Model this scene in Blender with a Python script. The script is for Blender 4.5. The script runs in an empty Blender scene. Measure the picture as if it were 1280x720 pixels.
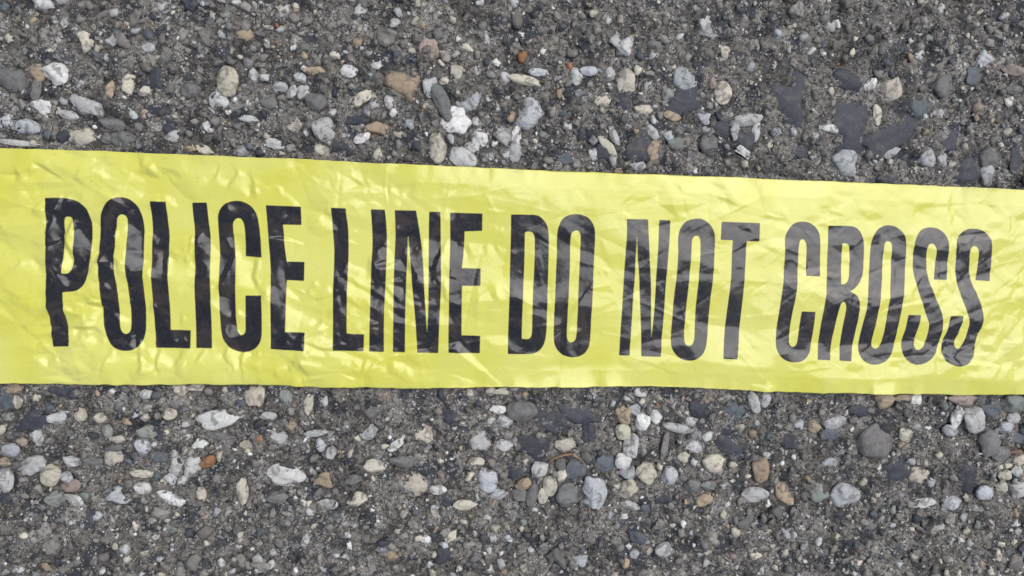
import bpy, math, random
import numpy as np
from mathutils import Matrix, Vector
from mathutils.geometry import delaunay_2d_cdt

random.seed(7)
rng = np.random.default_rng(11)
S = bpy.context.scene
COL = S.collection
R = math.radians

# ------------------------------------------------------------------ camera, sky, sun, exposure
F_PX = 925.0                                   # focal length in pixels of a 1280 px wide picture
d1 = np.array([9297.0, 229.0, F_PX]); d1 /= np.linalg.norm(d1)          # the tape's length, seen by the camera (x right, y down, z ahead)
d2 = np.array([-280.0, 7643.0, F_PX]); d2 -= d1 * d1.dot(d2); d2 /= np.linalg.norm(d2)
d3 = np.cross(d1, d2)                          # straight down into the ground
CAM_DIST = 0.2575
AX = np.array([d1, -d2, -d3])                  # world X, Y, Z as rows in camera coordinates
t_hit = CAM_DIST
cam_pos = -AX @ (np.array([0, 0, 1.0]) * t_hit)          # world position when the optical axis meets the origin
cd = bpy.data.cameras.new('camera'); cam = bpy.data.objects.new('camera', cd); COL.objects.link(cam)
cd.sensor_width = 36.0; cd.lens = 36.0 * F_PX / 1280.0
cd.clip_start = 0.01; cd.clip_end = 200.0
cx = AX @ np.array([1, 0, 0]); cy = AX @ np.array([0, -1, 0]); cz = AX @ np.array([0, 0, -1.0])
M = Matrix(((cx[0], cy[0], cz[0], cam_pos[0]), (cx[1], cy[1], cz[1], cam_pos[1]), (cx[2], cy[2], cz[2], cam_pos[2]), (0, 0, 0, 1)))
cam.matrix_world = M
S.camera = cam

SUN_ZEN, SUN_AZ = 31.0, 40.0                   # zenith angle; azimuth counted from +X towards +Y
w = bpy.data.worlds.new('World'); S.world = w; w.use_nodes = True
nt = w.node_tree; bg = nt.nodes['Background']
sky = nt.nodes.new('ShaderNodeTexSky'); sky.sky_type = 'NISHITA'; sky.sun_disc = False
sky.sun_elevation = R(90 - SUN_ZEN); sky.sun_rotation = R(90 - SUN_AZ)
sky.air_density = 1.0; sky.dust_density = 3.0; sky.ozone_density = 1.0
wco = nt.nodes.new('ShaderNodeTexCoord'); wno = nt.nodes.new('ShaderNodeTexNoise'); wrp = nt.nodes.new('ShaderNodeValToRGB'); wmx = nt.nodes.new('ShaderNodeMix')
wmx.data_type = 'RGBA'; wno.inputs['Scale'].default_value = 2.6; wno.inputs['Detail'].default_value = 6.0; wno.inputs['Roughness'].default_value = 0.55; wno.inputs['Distortion'].default_value = 0.4
wrp.color_ramp.elements[0].position = 0.42; wrp.color_ramp.elements[1].position = 0.58      # broken cloud, the same all over the sky
nt.links.new(wco.outputs['Generated'], wno.inputs['Vector']); nt.links.new(wno.outputs[0], wrp.inputs[0]); nt.links.new(wrp.outputs[0], wmx.inputs[0])
nt.links.new(sky.outputs[0], wmx.inputs[6]); wmx.inputs[7].default_value = (3.8, 4.1, 4.6, 1)
nt.links.new(wmx.outputs[2], bg.inputs['Color']); bg.inputs['Strength'].default_value = 0.11
ld = bpy.data.lights.new('sun', 'SUN'); ld.energy = 2.0; ld.angle = R(60); ld.color = (1.0, 0.995, 0.98)
sun = bpy.data.objects.new('sun', ld); COL.objects.link(sun)
sdir = Vector((math.sin(R(SUN_ZEN)) * math.cos(R(SUN_AZ)), math.sin(R(SUN_ZEN)) * math.sin(R(SUN_AZ)), math.cos(R(SUN_ZEN))))
sun.rotation_euler = sdir.to_track_quat('Z', 'Y').to_euler(); sun.location = sdir * 2
S.view_settings.view_transform = 'Standard'; S.view_settings.look = 'None'
S.view_settings.exposure = 0.23; S.view_settings.gamma = 1.0

# ------------------------------------------------------------------ from the photograph's pixels to the ground plane
def plane(px, z=0.0):
    px = np.atleast_2d(np.asarray(px, float))
    r = np.stack([px[:, 0] - 640, px[:, 1] - 360, np.full(len(px), F_PX)], 1) @ AX.T
    k = (z - cam_pos[2]) / r[:, 2]
    return cam_pos[:2] + r[:, :2] * k[:, None]

def mm_per_px(x, y):
    a = plane([(x - 1, y), (x + 1, y)]); return float(np.linalg.norm(a[1] - a[0]) / 2)

# ------------------------------------------------------------------ helpers
def mesh_np(name, verts, faces, smooth=True):
    me = bpy.data.meshes.new(name)
    nf, k = faces.shape
    me.vertices.add(len(verts)); me.vertices.foreach_set('co', np.ascontiguousarray(verts, np.float32).ravel())
    me.loops.add(nf * k); me.loops.foreach_set('vertex_index', np.ascontiguousarray(faces, np.int32).ravel())
    me.polygons.add(nf); me.polygons.foreach_set('loop_start', np.arange(0, nf * k, k, dtype=np.int32))
    if smooth: me.polygons.foreach_set('use_smooth', np.ones(nf, bool))
    me.update(calc_edges=True); me.validate()
    return me

def link(name, me, mat=None, parent=None):
    o = bpy.data.objects.new(name, me); COL.objects.link(o)
    if mat and not me.materials: me.materials.append(mat)
    if parent: o.parent = parent
    return o

def grid_faces(nx, ny):
    i, j = np.meshgrid(np.arange(nx - 1), np.arange(ny - 1), indexing='ij')
    a = (i * ny + j).ravel()
    return np.stack([a, a + ny, a + ny + 1, a + 1], 1)

def spectral(nx, ny, step, lo, hi, slope, seed):
    """isotropic random relief with wavelengths lo..hi (m), unit deviation"""
    g = np.random.default_rng(seed).standard_normal((nx, ny))
    kx = np.fft.fftfreq(nx, step)[:, None]; ky = np.fft.rfftfreq(ny, step)[None, :]
    k = np.hypot(kx, ky); k[0, 0] = 1e9
    wgt = k ** slope * np.exp(-(k * lo) ** 2) * (1 - np.exp(-(k * hi) ** 2))
    h = np.fft.irfft2(np.fft.rfft2(g) * wgt, s=(nx, ny))
    return h / h.std()

def blur(a, sig):
    kx = np.fft.fftfreq(a.shape[0])[:, None]; ky = np.fft.rfftfreq(a.shape[1])[None, :]
    return np.fft.irfft2(np.fft.rfft2(a) * np.exp(-2 * (math.pi * sig) ** 2 * (kx ** 2 + ky ** 2)), s=a.shape)

class NT:
    def __init__(s, name):
        s.m = bpy.data.materials.new(name); s.m.use_nodes = True; s.t = s.m.node_tree
        s.b = s.t.nodes['Principled BSDF']
    def n(s, typ, **kw):
        n = s.t.nodes.new('ShaderNode' + typ)
        ins = kw.pop('ins', {})
        for k, v in kw.items(): setattr(n, k, v)
        for k, v in ins.items():
            if isinstance(v, bpy.types.NodeSocket): s.t.links.new(v, n.inputs[k])
            else: n.inputs[k].default_value = v
        return n
    def math(s, op, a, b=0.0, c=None, clamp=False):
        d = {0: a, 1: b}
        if c is not None: d[2] = c
        return s.n('Math', operation=op, use_clamp=clamp, ins=d).outputs[0]
    def mix(s, f, a, b, blend='MIX'):
        n = s.n('Mix', data_type='RGBA', blend_type=blend)
        for k, v in ((0, f), (6, a), (7, b)):
            if isinstance(v, bpy.types.NodeSocket): s.t.links.new(v, n.inputs[k])
            else: n.inputs[k].default_value = v if k == 0 else (*v, 1) if len(v) == 3 else v
        return n.outputs[2]
    def ramp(s, f, stops, mode='LINEAR'):
        n = s.n('ValToRGB', ins={0: f}); r = n.color_ramp; r.interpolation = mode
        while len(r.elements) < len(stops): r.elements.new(0.5)
        for e, (p, c) in zip(r.elements, stops):
            e.position = p; e.color = (*c, 1) if isinstance(c, tuple) else (c, c, c, 1)
        return n.outputs[0]
    def to(s, v, sock):
        s.t.links.new(v, s.b.inputs[sock])

# ------------------------------------------------------------------ materials
def asphalt_material():
    m = NT('asphalt'); co = m.n('TexCoord').outputs['Object']
    wn = m.n('TexNoise', ins={'Vector': co, 'Scale': 260.0, 'Detail': 3.0}).outputs['Color']
    w0 = m.n('VectorMath', operation='SUBTRACT', ins={0: wn, 1: (0.5, 0.5, 0.5)}).outputs[0]
    w1 = m.n('VectorMath', operation='SCALE', ins={0: w0, 'Scale': 0.0062}).outputs[0]
    wc = m.n('VectorMath', operation='ADD', ins={0: co, 1: w1}).outputs[0]
    w2 = m.n('VectorMath', operation='SCALE', ins={0: w0, 'Scale': 0.0013}).outputs[0]
    wd = m.n('VectorMath', operation='ADD', ins={0: co, 1: w2}).outputs[0]
    n1 = m.n('TexNoise', ins={'Vector': co, 'Scale': 700.0, 'Detail': 6.0, 'Roughness': 0.65}).outputs[0]
    n2 = m.n('TexNoise', ins={'Vector': co, 'Scale': 45.0, 'Detail': 3.0}).outputs[0]
    n3 = m.n('TexNoise', ins={'Vector': wd, 'Scale': 2600.0, 'Detail': 2.0}).outputs[0]
    binder = m.ramp(n1, [(0.30, (0.026, 0.023, 0.021)), (0.43, (0.145, 0.132, 0.117)), (0.66, (0.33, 0.305, 0.27))])
    binder = m.mix(m.ramp(n2, [(0.35, 0.0), (0.7, 0.6)]), binder, (0.150, 0.138, 0.126))
    def chips(vec, scale, lo, hi, thr, pal, soft=0.08):
        v = m.n('TexVoronoi', ins={'Vector': vec, 'Scale': scale})
        sep = m.n('SeparateColor', ins={0: v.outputs['Color']})
        size = m.math('MULTIPLY_ADD', sep.outputs[1], hi - lo, lo)
        inside = m.math('DIVIDE', m.math('SUBTRACT', size, v.outputs['Distance']), soft, clamp=True)
        keep = m.math('GREATER_THAN', sep.outputs[0], thr)
        rim = m.math('DIVIDE', m.math('SUBTRACT', m.math('ADD', size, soft * 0.9), v.outputs['Distance']), soft * 0.6, clamp=True)
        a = m.math('MULTIPLY', inside, keep)
        return a, m.ramp(sep.outputs[2], pal, 'CONSTANT'), m.math('SUBTRACT', m.math('MULTIPLY', rim, keep), a, clamp=True)
    pal_big = [(0.0, (0.045, 0.05, 0.064)), (0.30, (0.07, 0.074, 0.088)), (0.45, (0.22, 0.215, 0.215)), (0.62, (0.16, 0.148, 0.13)), (0.8, (0.27, 0.255, 0.23))]
    pal_mid = [(0.0, (0.28, 0.275, 0.27)), (0.25, (0.055, 0.058, 0.068)), (0.42, (0.20, 0.19, 0.175)), (0.62, (0.38, 0.37, 0.355)), (0.85, (0.25, 0.22, 0.175)), (0.95, (0.08, 0.075, 0.07))]
    pal_fin = [(0.0, (0.40, 0.395, 0.385)), (0.3, (0.26, 0.25, 0.235)), (0.55, (0.46, 0.45, 0.43)), (0.8, (0.04, 0.04, 0.043)), (0.93, (0.20, 0.16, 0.12))]
    m1, c1, r1 = chips(wc, 170.0, 0.30, 0.74, 0.28, pal_big, 0.10)
    m2, c2, r2 = chips(wc, 480.0, 0.24, 0.62, 0.22, pal_mid, 0.12)
    m3, c3, r3 = chips(wd, 1150.0, 0.20, 0.55, 0.45, pal_fin, 0.15)
    mott = m.ramp(n3, [(0.3, 0.72), (0.7, 1.22)])
    tar = (0.030, 0.028, 0.028)
    c = m.mix(m.math('MULTIPLY', r1, 0.75), m.mix(m.math('MULTIPLY', m1, 0.92), binder, c1), tar)
    c = m.mix(m.math('MULTIPLY', r2, 0.75), m.mix(m.math('MULTIPLY', m2, 0.88), c, c2), tar)
    c = m.mix(m.math('MULTIPLY', r3, 0.5), m.mix(m.math('MULTIPLY', m3, 0.85), c, c3), tar)
    c = m.mix(1.0, c, mott, 'MULTIPLY')
    n5 = m.n('TexNoise', ins={'Vector': co, 'Scale': 75.0, 'Detail': 5.0, 'Roughness': 0.6, 'Distortion': 0.8}).outputs[0]
    c = m.mix(1.0, c, m.ramp(n5, [(0.38, 0.55), (0.5, 1.0), (0.66, 1.3)]), 'MULTIPLY')     # tar-rich and worn places
    m.to(c, 'Base Color')
    h = m.math('MULTIPLY_ADD', m2, 0.5, m.math('MULTIPLY', m3, 0.3))
    h = m.math('MULTIPLY_ADD', n1, 0.9, h)
    h = m.math('MULTIPLY_ADD', n3, 0.25, h)
    bp = m.n('Bump', ins={'Height': h, 'Strength': 1.0, 'Distance': 0.0009}).outputs[0]
    m.to(bp, 'Normal')
    m.to(m.ramp(n1, [(0.3, 0.5), (0.7, 0.8)]), 'Roughness')
    m.b.inputs['Specular IOR Level'].default_value = 0.35
    return m.m

def stone_material(name, attribute=False):
    m = NT(name)
    if attribute:
        base = m.n('Attribute', attribute_name='stone_colour').outputs['Color']
        co = m.n('TexCoord').outputs['Object']; rnd = 0.0
    else:
        oi = m.n('ObjectInfo'); base = oi.outputs['Color']; rnd = oi.outputs['Random']
        g = m.n('NewGeometry').outputs['Position']
        co = g
    n1 = m.n('TexNoise', ins={'Vector': co, 'Scale': 420.0, 'Detail': 5.0, 'Roughness': 0.7, 'Distortion': 0.6}).outputs[0]
    n2 = m.n('TexNoise', ins={'Vector': co, 'Scale': 1900.0, 'Detail': 3.0, 'Roughness': 0.7}).outputs[0]
    n4 = m.n('TexNoise', ins={'Vector': co, 'Scale': 230.0, 'Detail': 4.0, 'Distortion': 1.5}).outputs[0]
    v = m.n('TexVoronoi', ins={'Vector': co, 'Scale': 900.0}).outputs['Distance']
    c = m.mix(1.0, base, m.ramp(n1, [(0.25, 0.62), (0.5, 1.0), (0.75, 1.25)]), 'MULTIPLY')
    c = m.mix(1.0, c, m.ramp(n2, [(0.3, 0.78), (0.6, 1.08)]), 'MULTIPLY')
    c = m.mix(m.ramp(n4, [(0.54, 0.0), (0.60, 0.6)]), c, (0.09, 0.085, 0.08))       # dark veins and grime
    c = m.mix(m.ramp(v, [(0.05, 0.5), (0.14, 0.0)]), c, (0.07, 0.065, 0.06))         # pits
    m.to(c, 'Base Color')
    h = m.math('MULTIPLY_ADD', n2, 0.4, n1)
    m.to(m.n('Bump', ins={'Height': h, 'Strength': 0.7, 'Distance': 0.0005}).outputs[0], 'Normal')
    m.to(m.ramp(n1, [(0.3, 0.42), (0.7, 0.7)]), 'Roughness')
    m.b.inputs['Specular IOR Level'].default_value = 0.4
    return m.m

def tape_material():
    m = NT('printed_plastic_film')
    co = m.n('TexCoord').outputs['Object']
    ink = m.n('Attribute', attribute_name='print_distance').outputs['Fac']
    edge = m.n('TexNoise', ins={'Vector': co, 'Scale': 1500.0, 'Detail': 2.0}).outputs[0]
    d = m.math('MULTIPLY_ADD', edge, 0.00012, m.math('SUBTRACT', ink, 0.00012))
    k = m.math('MULTIPLY_ADD', d, 1 / 0.00028, 0.5, clamp=True)
    n1 = m.n('TexNoise', ins={'Vector': co, 'Scale': 34.0, 'Detail': 5.0, 'Distortion': 0.5}).outputs[0]
    n2 = m.n('TexNoise', ins={'Vector': co, 'Scale': 900.0, 'Detail': 5.0, 'Roughness': 0.7}).outputs[0]
    yellow = m.ramp(n1, [(0.3, (0.60, 0.58, 0.075)), (0.7, (0.66, 0.645, 0.17))])
    dirt = m.n('TexNoise', ins={'Vector': co, 'Scale': 120.0, 'Detail': 8.0, 'Roughness': 0.75}).outputs[0]
    yellow = m.mix(m.ramp(dirt, [(0.60, 0.0), (0.78, 0.35)]), yellow, (0.35, 0.33, 0.16))
    sp = m.n('TexNoise', ins={'Vector': co, 'Scale': 1700.0, 'Detail': 2.0}).outputs[0]
    yellow = m.mix(m.ramp(sp, [(0.70, 0.0), (0.74, 0.6)]), yellow, (0.25, 0.22, 0.13))
    scr = m.n('Mapping', ins={'Vector': co, 'Rotation': (0, 0, 0.5), 'Scale': (120.0, 1500.0, 1.0)}).outputs[0]
    scr = m.n('TexNoise', ins={'Vector': scr, 'Scale': 1.0, 'Detail': 3.0, 'Distortion': 0.6}).outputs[0]
    yellow = m.mix(m.ramp(scr, [(0.68, 0.0), (0.76, 0.4)]), yellow, (0.40, 0.37, 0.16))
    black = m.ramp(n2, [(0.35, (0.007, 0.007, 0.009)), (0.75, (0.019, 0.018, 0.02))])
    brown_glint = m.n('TexNoise', ins={'Vector': co, 'Scale': 95.0, 'Detail': 5.0, 'Roughness': 0.6, 'Distortion': 1.2}).outputs[0]
    black = m.mix(m.ramp(brown_glint, [(0.50, 0.0), (0.62, 0.8)]), black, (0.040, 0.029, 0.023))     # brown reflections painted into the ink colour as uneven patches
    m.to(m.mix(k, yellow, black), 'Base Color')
    m.to(m.ramp(n2, [(0.3, 0.13), (0.75, 0.30)]), 'Roughness')
    m.b.inputs['IOR'].default_value = 1.52
    m.b.inputs['Coat Weight'].default_value = 0.2
    m.b.inputs['Coat Roughness'].default_value = 0.10
    m.b.inputs['Coat IOR'].default_value = 1.5
    f1 = m.n('TexNoise', ins={'Vector': co, 'Scale': 350.0, 'Detail': 4.0, 'Distortion': 0.8}).outputs[0]
    m.to(m.n('Bump', ins={'Height': f1, 'Strength': 0.35, 'Distance': 0.00022}).outputs[0], 'Normal')
    return m.m

MAT_ASPHALT = asphalt_material()
MAT_STONE = stone_material('stone')
MAT_GRAVEL = stone_material('fine_stone', True)
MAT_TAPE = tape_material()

# ------------------------------------------------------------------ where the larger stones lie
PAL = {  # base colours of the stones
 'w': (0.63, 0.62, 0.59), 'g': (0.43, 0.425, 0.41), 'l': (0.40, 0.41, 0.42), 'b': (0.49, 0.45, 0.365), 'n': (0.35, 0.27, 0.185),
 'm': (0.16, 0.155, 0.15), 'd': (0.043, 0.046, 0.058), 'e': (0.22, 0.235, 0.21), 'o': (0.30, 0.14, 0.065), 'p': (0.30, 0.235, 0.205),
 'k': (0.10, 0.115, 0.13)}
# x, y, width, height, angle, colour in four-times enlarged tiles of the photograph; each tile has its corner
TILES = [
((0, 80), """55 75 130 120 20 m;183 40 75 90 0 n;278 50 115 110 0 w;213 225 150 130 20 w;432 215 165 95 30 g;133 312 115 72 5 l;410 373 130 110 0 b;305 350 90 90 0 d;1137 87 100 140 0 b;1090 185 95 85 30 g;548 125 40 85 10 n;610 375 110 80 10 m;530 370 60 55 0 m;340 255 100 45 15 g;90 395 200 30 3 g;25 300 60 100 0 l;105 165 45 50 0 g;1040 315 60 50 20 w;910 230 60 45 30 g;932 360 40 40 0 g;1145 250 30 35 0 g;1185 210 45 35 0 g;905 305 35 35 0 w;1245 275 90 35 10 g;1205 435 65 50 0 g;1240 400 50 40 0 g;1020 430 90 45 10 b;600 215 110 40 20 l;560 300 120 60 10 m;770 75 80 120 0 d;950 130 95 80 0 m;835 310 80 70 0 d;800 235 110 40 0 d;640 90 60 110 10 b;690 60 50 40 0 b;1268 60 50 80 0 g;740 150 60 40 -40 g;180 130 50 100 10 m;795 40 80 30 15 l;870 360 90 60 -20 g"""),
((320, 80), """740 95 175 155 30 n;872 112 75 100 10 g;1072 190 120 110 20 l;1003 280 138 132 30 w;1128 378 95 105 -10 w;1238 350 95 100 0 g;1035 472 130 90 20 g;930 190 70 200 -28 m;905 420 90 140 0 b;335 325 110 115 0 g;195 297 75 85 10 b;235 142 60 70 10 g;465 35 80 60 0 w;290 35 100 45 0 n;220 68 65 45 20 l;420 110 70 35 10 w;520 175 120 55 -35 b;380 215 35 35 0 w;370 250 55 50 0 e;530 370 85 45 -25 w;590 360 35 22 0 o;600 320 110 60 10 n;505 280 110 40 0 d;430 420 100 60 10 d;320 435 80 65 0 b;95 400 90 50 10 g;650 425 50 40 0 g;635 250 50 40 0 g;605 405 30 35 0 l;665 190 45 65 -20 g;625 185 30 30 0 w;1165 250 45 50 0 w;1105 300 60 45 0 e;1075 415 60 50 0 g;1010 50 70 85 0 b;1245 70 60 60 0 g;1225 175 50 45 0 b;1265 455 70 60 0 g;770 370 45 30 60 g;1030 380 70 35 0 l;300 190 100 80 0 m;120 120 70 60 0 l;180 140 40 70 30 g;60 190 80 60 0 m;120 440 40 40 0 l;750 245 35 45 0 n;890 480 60 40 0 p"""),
((640, 80), """88 250 135 145 -10 l;575 88 110 120 0 b;675 115 75 70 0 l;1055 145 80 100 0 b;660 228 90 45 0 b;485 50 60 70 0 g;385 35 85 45 0 l;320 60 60 80 0 g;60 80 160 45 10 b;460 180 80 60 -40 b;780 155 55 65 0 e;970 210 42 36 0 w;895 235 30 35 0 w;843 187 28 18 0 w;595 370 50 40 -40 w;478 410 120 45 48 b;570 440 50 40 20 b;715 440 80 110 0 n;700 335 90 45 45 g;630 515 80 50 0 g;700 525 55 45 0 b;510 360 40 95 -25 g;820 395 75 60 0 e;800 260 80 40 15 n;865 75 130 100 30 l;640 420 120 140 0 d;455 430 80 110 0 d;255 470 90 80 0 k;860 190 160 120 -20 d;560 190 70 70 0 d;1170 280 150 55 -10 g;1170 370 100 120 0 d;1170 445 100 40 25 w;985 400 90 90 0 m;20 350 50 90 0 w;15 440 60 90 0 g;180 258 40 55 0 n;345 345 40 70 0 d;235 340 60 45 0 b;330 170 35 28 0 g;545 350 60 45 0 m;790 360 60 50 0 l;510 500 45 40 0 b;960 270 60 60 0 l;130 40 90 40 0 l;1040 320 90 80 0 d;410 450 50 60 0 g;340 440 40 60 20 g;1120 340 50 80 0 g;1220 340 40 90 10 g"""),
((960, 80), """100 150 150 280 -15 d;420 60 150 120 0 d;420 330 150 220 0 d;620 350 220 110 -30 d;615 140 130 135 0 b;760 205 110 115 0 k;310 320 95 38 8 w;245 243 48 50 0 w;390 165 50 45 0 w;60 38 65 40 0 w;515 105 50 70 30 w;545 255 40 90 -15 b;400 490 140 125 0 l;800 465 85 85 0 l;883 478 62 58 0 g;960 170 50 42 0 b;925 350 38 45 0 b;1235 30 120 50 5 p;1030 55 75 80 0 k;1000 235 45 40 0 g;1245 375 60 40 0 n;600 575 110 60 0 d;610 220 50 30 0 g;180 485 110 22 0 b;105 470 25 60 0 g;40 480 60 40 0 d;665 495 40 40 0 b;300 440 50 40 0 g;620 445 90 40 -25 g;860 250 80 60 0 g;1200 180 35 35 0 w;1130 510 35 40 0 w;910 390 90 110 0 d;1000 540 160 110 0 d;1240 470 60 110 0 d;1110 480 100 100 0 m;285 50 30 35 0 w;280 165 35 30 0 p;500 455 35 40 0 p;1100 550 80 100 0 g;1235 130 80 40 0 m;855 380 45 35 0 w;165 140 25 50 25 g;150 440 100 70 0 d;1170 130 60 30 40 g;1250 320 60 40 0 k;880 100 90 110 20 m"""),
((0, 460), """70 105 85 55 0 n;85 172 50 65 0 b;30 160 80 110 0 k;160 120 45 50 0 b;200 128 40 35 0 n;435 130 52 46 0 g;345 172 50 38 0 n;735 132 65 50 0 g;745 180 45 45 0 g;895 110 70 80 0 b;970 98 90 40 0 b;1092 103 45 38 0 b;670 115 60 35 0 b;130 215 40 55 0 g;35 245 60 50 0 e;300 250 120 60 -18 g;400 235 60 70 0 b;845 232 75 55 0 b;773 238 50 50 0 l;1110 258 240 100 -6 w;730 318 100 65 5 e;703 397 90 80 0 l;585 360 75 45 0 b;565 453 90 80 0 b;570 405 85 45 0 m;530 320 60 70 0 e;185 350 60 80 0 g;100 372 58 50 0 p;50 412 95 68 -10 l;160 490 130 90 -30 g;250 540 100 110 0 b;358 470 85 55 0 g;315 510 38 35 0 l;330 547 60 55 0 l;397 515 45 40 0 n;352 592 95 65 -15 p;280 655 100 80 10 e;372 657 95 50 25 w;25 560 90 120 0 g;40 655 90 90 0 d;590 642 110 95 10 l;492 500 58 36 10 n;465 465 95 40 0 m;875 480 80 130 -15 g;960 500 80 110 10 g;1040 472 85 52 -30 o;998 387 75 62 0 w;1228 395 55 62 0 b;910 325 70 40 0 g;1100 340 140 35 5 m;1265 140 80 95 0 b;800 450 65 55 0 k;710 530 120 40 5 b;745 470 50 25 0 w;848 560 60 60 0 l;710 605 80 60 0 w;785 585 70 55 0 b;850 655 140 60 20 w;1005 635 48 75 0 b;1210 620 55 130 0 b;960 622 25 38 0 g;985 685 50 40 0 g;1235 490 45 50 0 p;655 680 50 40 0 b;110 600 50 40 0 e;25 470 60 50 0 n;230 365 40 25 0 b;140 270 150 100 -30 d;880 180 60 50 0 m;300 110 130 70 0 d;500 250 60 50 0 b"""),
((320, 460), """175 300 60 60 0 n;112 348 85 60 0 g;575 210 105 90 0 m;560 322 86 82 0 g;850 340 105 110 0 b;1120 365 105 95 0 g;1240 385 80 55 0 g;440 302 45 40 0 n;378 423 52 65 20 g;322 385 50 65 0 l;580 380 40 25 0 b;628 393 60 36 0 l;700 385 90 40 -38 w;755 405 60 45 30 d;435 428 35 45 0 w;385 492 50 48 0 k;590 490 100 70 0 b;790 590 150 120 0 b;910 610 78 48 8 w;632 570 58 32 15 b;345 565 100 80 15 n;505 660 95 75 0 b;150 540 180 105 12 w;155 500 75 42 10 d;1160 565 95 115 -20 l;1100 580 40 40 0 b;1220 588 45 38 0 b;1215 635 85 50 0 l;1105 470 70 45 0 b;1015 618 30 48 0 l;1080 628 36 40 0 g;1215 210 85 48 0 w;1240 270 80 60 0 g;1085 130 50 30 0 b;1230 115 90 35 0 b;770 215 60 40 0 g;850 228 45 25 0 b;445 210 35 30 0 g;480 285 35 40 0 l;260 185 45 100 10 b;60 240 80 40 0 g;300 325 110 35 -10 g;355 685 100 50 0 g;340 632 50 32 0 l;20 140 45 100 0 b;1045 685 110 50 0 b;1120 680 30 30 0 g;1165 160 70 40 0 b;975 240 80 70 0 d;915 245 45 50 0 g;730 470 120 55 0 m;485 560 80 55 0 m;1015 495 30 40 0 n;150 150 60 80 0 e;945 670 60 60 0 d;110 650 110 60 0 m"""),
((640, 460), """265 385 95 75 0 b;555 237 72 90 0 n;555 318 68 72 -10 b;594 388 72 115 5 g;610 203 65 52 20 l;660 170 38 70 0 g;650 270 75 80 0 w;720 245 55 62 0 w;692 200 35 45 0 w;710 305 35 45 0 p;490 387 50 30 0 w;535 382 45 40 20 n;388 470 40 40 0 w;470 480 95 75 10 k;555 465 78 75 0 w;580 525 80 65 0 l;512 535 35 45 0 l;668 525 100 98 0 b;788 540 72 85 0 l;583 605 92 90 0 b;413 620 115 155 0 l;275 640 105 120 0 m;320 505 95 95 0 k;243 480 50 60 0 m;135 510 75 90 30 g;78 505 45 55 0 l;55 580 78 55 -15 n;190 590 65 95 0 b;250 540 50 65 0 b;155 640 50 80 0 b;100 635 50 110 10 m;340 628 28 55 0 g;918 398 90 65 0 g;858 447 65 50 0 b;892 495 55 45 0 b;1017 480 120 90 0 b;815 393 45 35 0 b;990 590 80 38 10 e;905 590 75 65 0 m;1215 635 120 70 0 g;970 660 100 55 -20 n;825 300 140 40 10 g;760 390 35 140 5 m;895 270 75 45 0 g;800 205 50 45 0 b;330 225 180 85 15 d;190 270 150 110 0 d;1120 220 110 90 0 k;940 210 100 80 0 d;110 405 120 110 0 d;50 215 140 90 0 m;645 455 45 35 0 p;1210 170 50 110 -25 g;1270 160 50 70 0 g;1100 380 140 100 20 d;760 650 90 60 0 d;1245 510 80 120 0 n;20 375 50 50 0 b;15 520 80 80 0 d;645 115 70 60 0 g;625 640 22 50 0 b;980 340 50 50 0 m;380 330 80 90 0 d;1205 260 25 25 0 w;830 330 25 25 0 w;1095 440 60 35 0 b;590 685 90 40 20 g;40 640 80 60 0 m"""),
((960, 460), """540 350 175 190 0 m;590 160 100 85 0 n;680 150 85 50 0 n;745 163 52 60 10 w;335 275 115 60 -10 g;318 330 85 60 0 k;110 360 110 90 0 d;32 375 45 50 0 b;138 417 36 30 0 b;230 295 65 55 0 n;945 245 60 105 10 w;1028 260 105 110 0 g;1110 200 115 105 0 k;1128 248 75 35 -10 n;1225 175 115 80 0 e;1185 297 70 50 -10 l;1228 250 60 50 0 g;970 155 140 55 0 p;850 335 50 45 0 w;910 315 80 50 20 l;1110 375 100 130 0 m;1165 430 85 65 0 m;690 335 70 60 30 b;762 383 40 35 0 b;760 538 98 70 0 b;813 497 32 48 0 p;385 640 130 110 10 l;83 630 75 125 -35 n;120 670 50 40 0 n;193 660 38 45 0 g;255 620 110 95 20 e;290 685 60 30 0 b;310 485 90 95 0 l;430 457 32 32 0 b;465 578 35 40 0 g;638 520 140 110 0 d;1015 550 110 120 0 d;1183 540 65 55 10 b;1172 592 62 60 0 b;1080 622 85 65 10 l;1255 610 80 80 0 g;1245 518 60 50 0 g;1260 465 50 60 0 b;1105 520 45 40 0 g;780 680 120 50 -5 w;915 675 85 55 -20 l;1000 640 30 35 0 b;440 375 30 30 0 g;585 460 50 50 0 n;460 215 120 60 0 d;500 175 30 30 0 g;15 165 40 70 0 g;55 142 40 40 0 b;135 150 60 40 30 g;160 285 60 50 0 l;840 545 40 60 0 b;895 590 40 60 -20 n;1240 350 80 60 0 k;1240 420 60 25 0 o;35 680 60 40 0 n"""),
]
STONES = []
for (tx, ty), txt in TILES:
    for row in txt.split(';'):
        a = row.split(); x, y, ww, hh, ang = map(float, a[:5])
        STONES.append((tx + x / 4, ty + y / 4, ww / 4, hh / 4, ang, a[5]))
STONES.sort(key=lambda s: -s[2] * s[3])

TOPE = plane([(0, 185), (320, 196.8), (640, 211), (960, 223.5), (1280, 237)], 0.0022)
BOTE = plane([(0, 480), (160, 480), (320, 480.6), (400, 484), (480, 485.6), (560, 485.4), (640, 483.2), (740, 483.4), (820, 482.8), (900, 486.5), (960, 490.2), (1040, 491.5), (1280, 493.5)], 0.0018)
def edge_y(E, x):
    E = np.asarray(E); s0 = (E[-1, 1] - E[0, 1]) / (E[-1, 0] - E[0, 0])
    y = np.interp(x, E[:, 0], E[:, 1])
    y = np.where(x < E[0, 0], E[0, 1] + s0 * (x - E[0, 0]), y)
    return np.where(x > E[-1, 0], E[-1, 1] + s0 * (x - E[-1, 0]), y)


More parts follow.
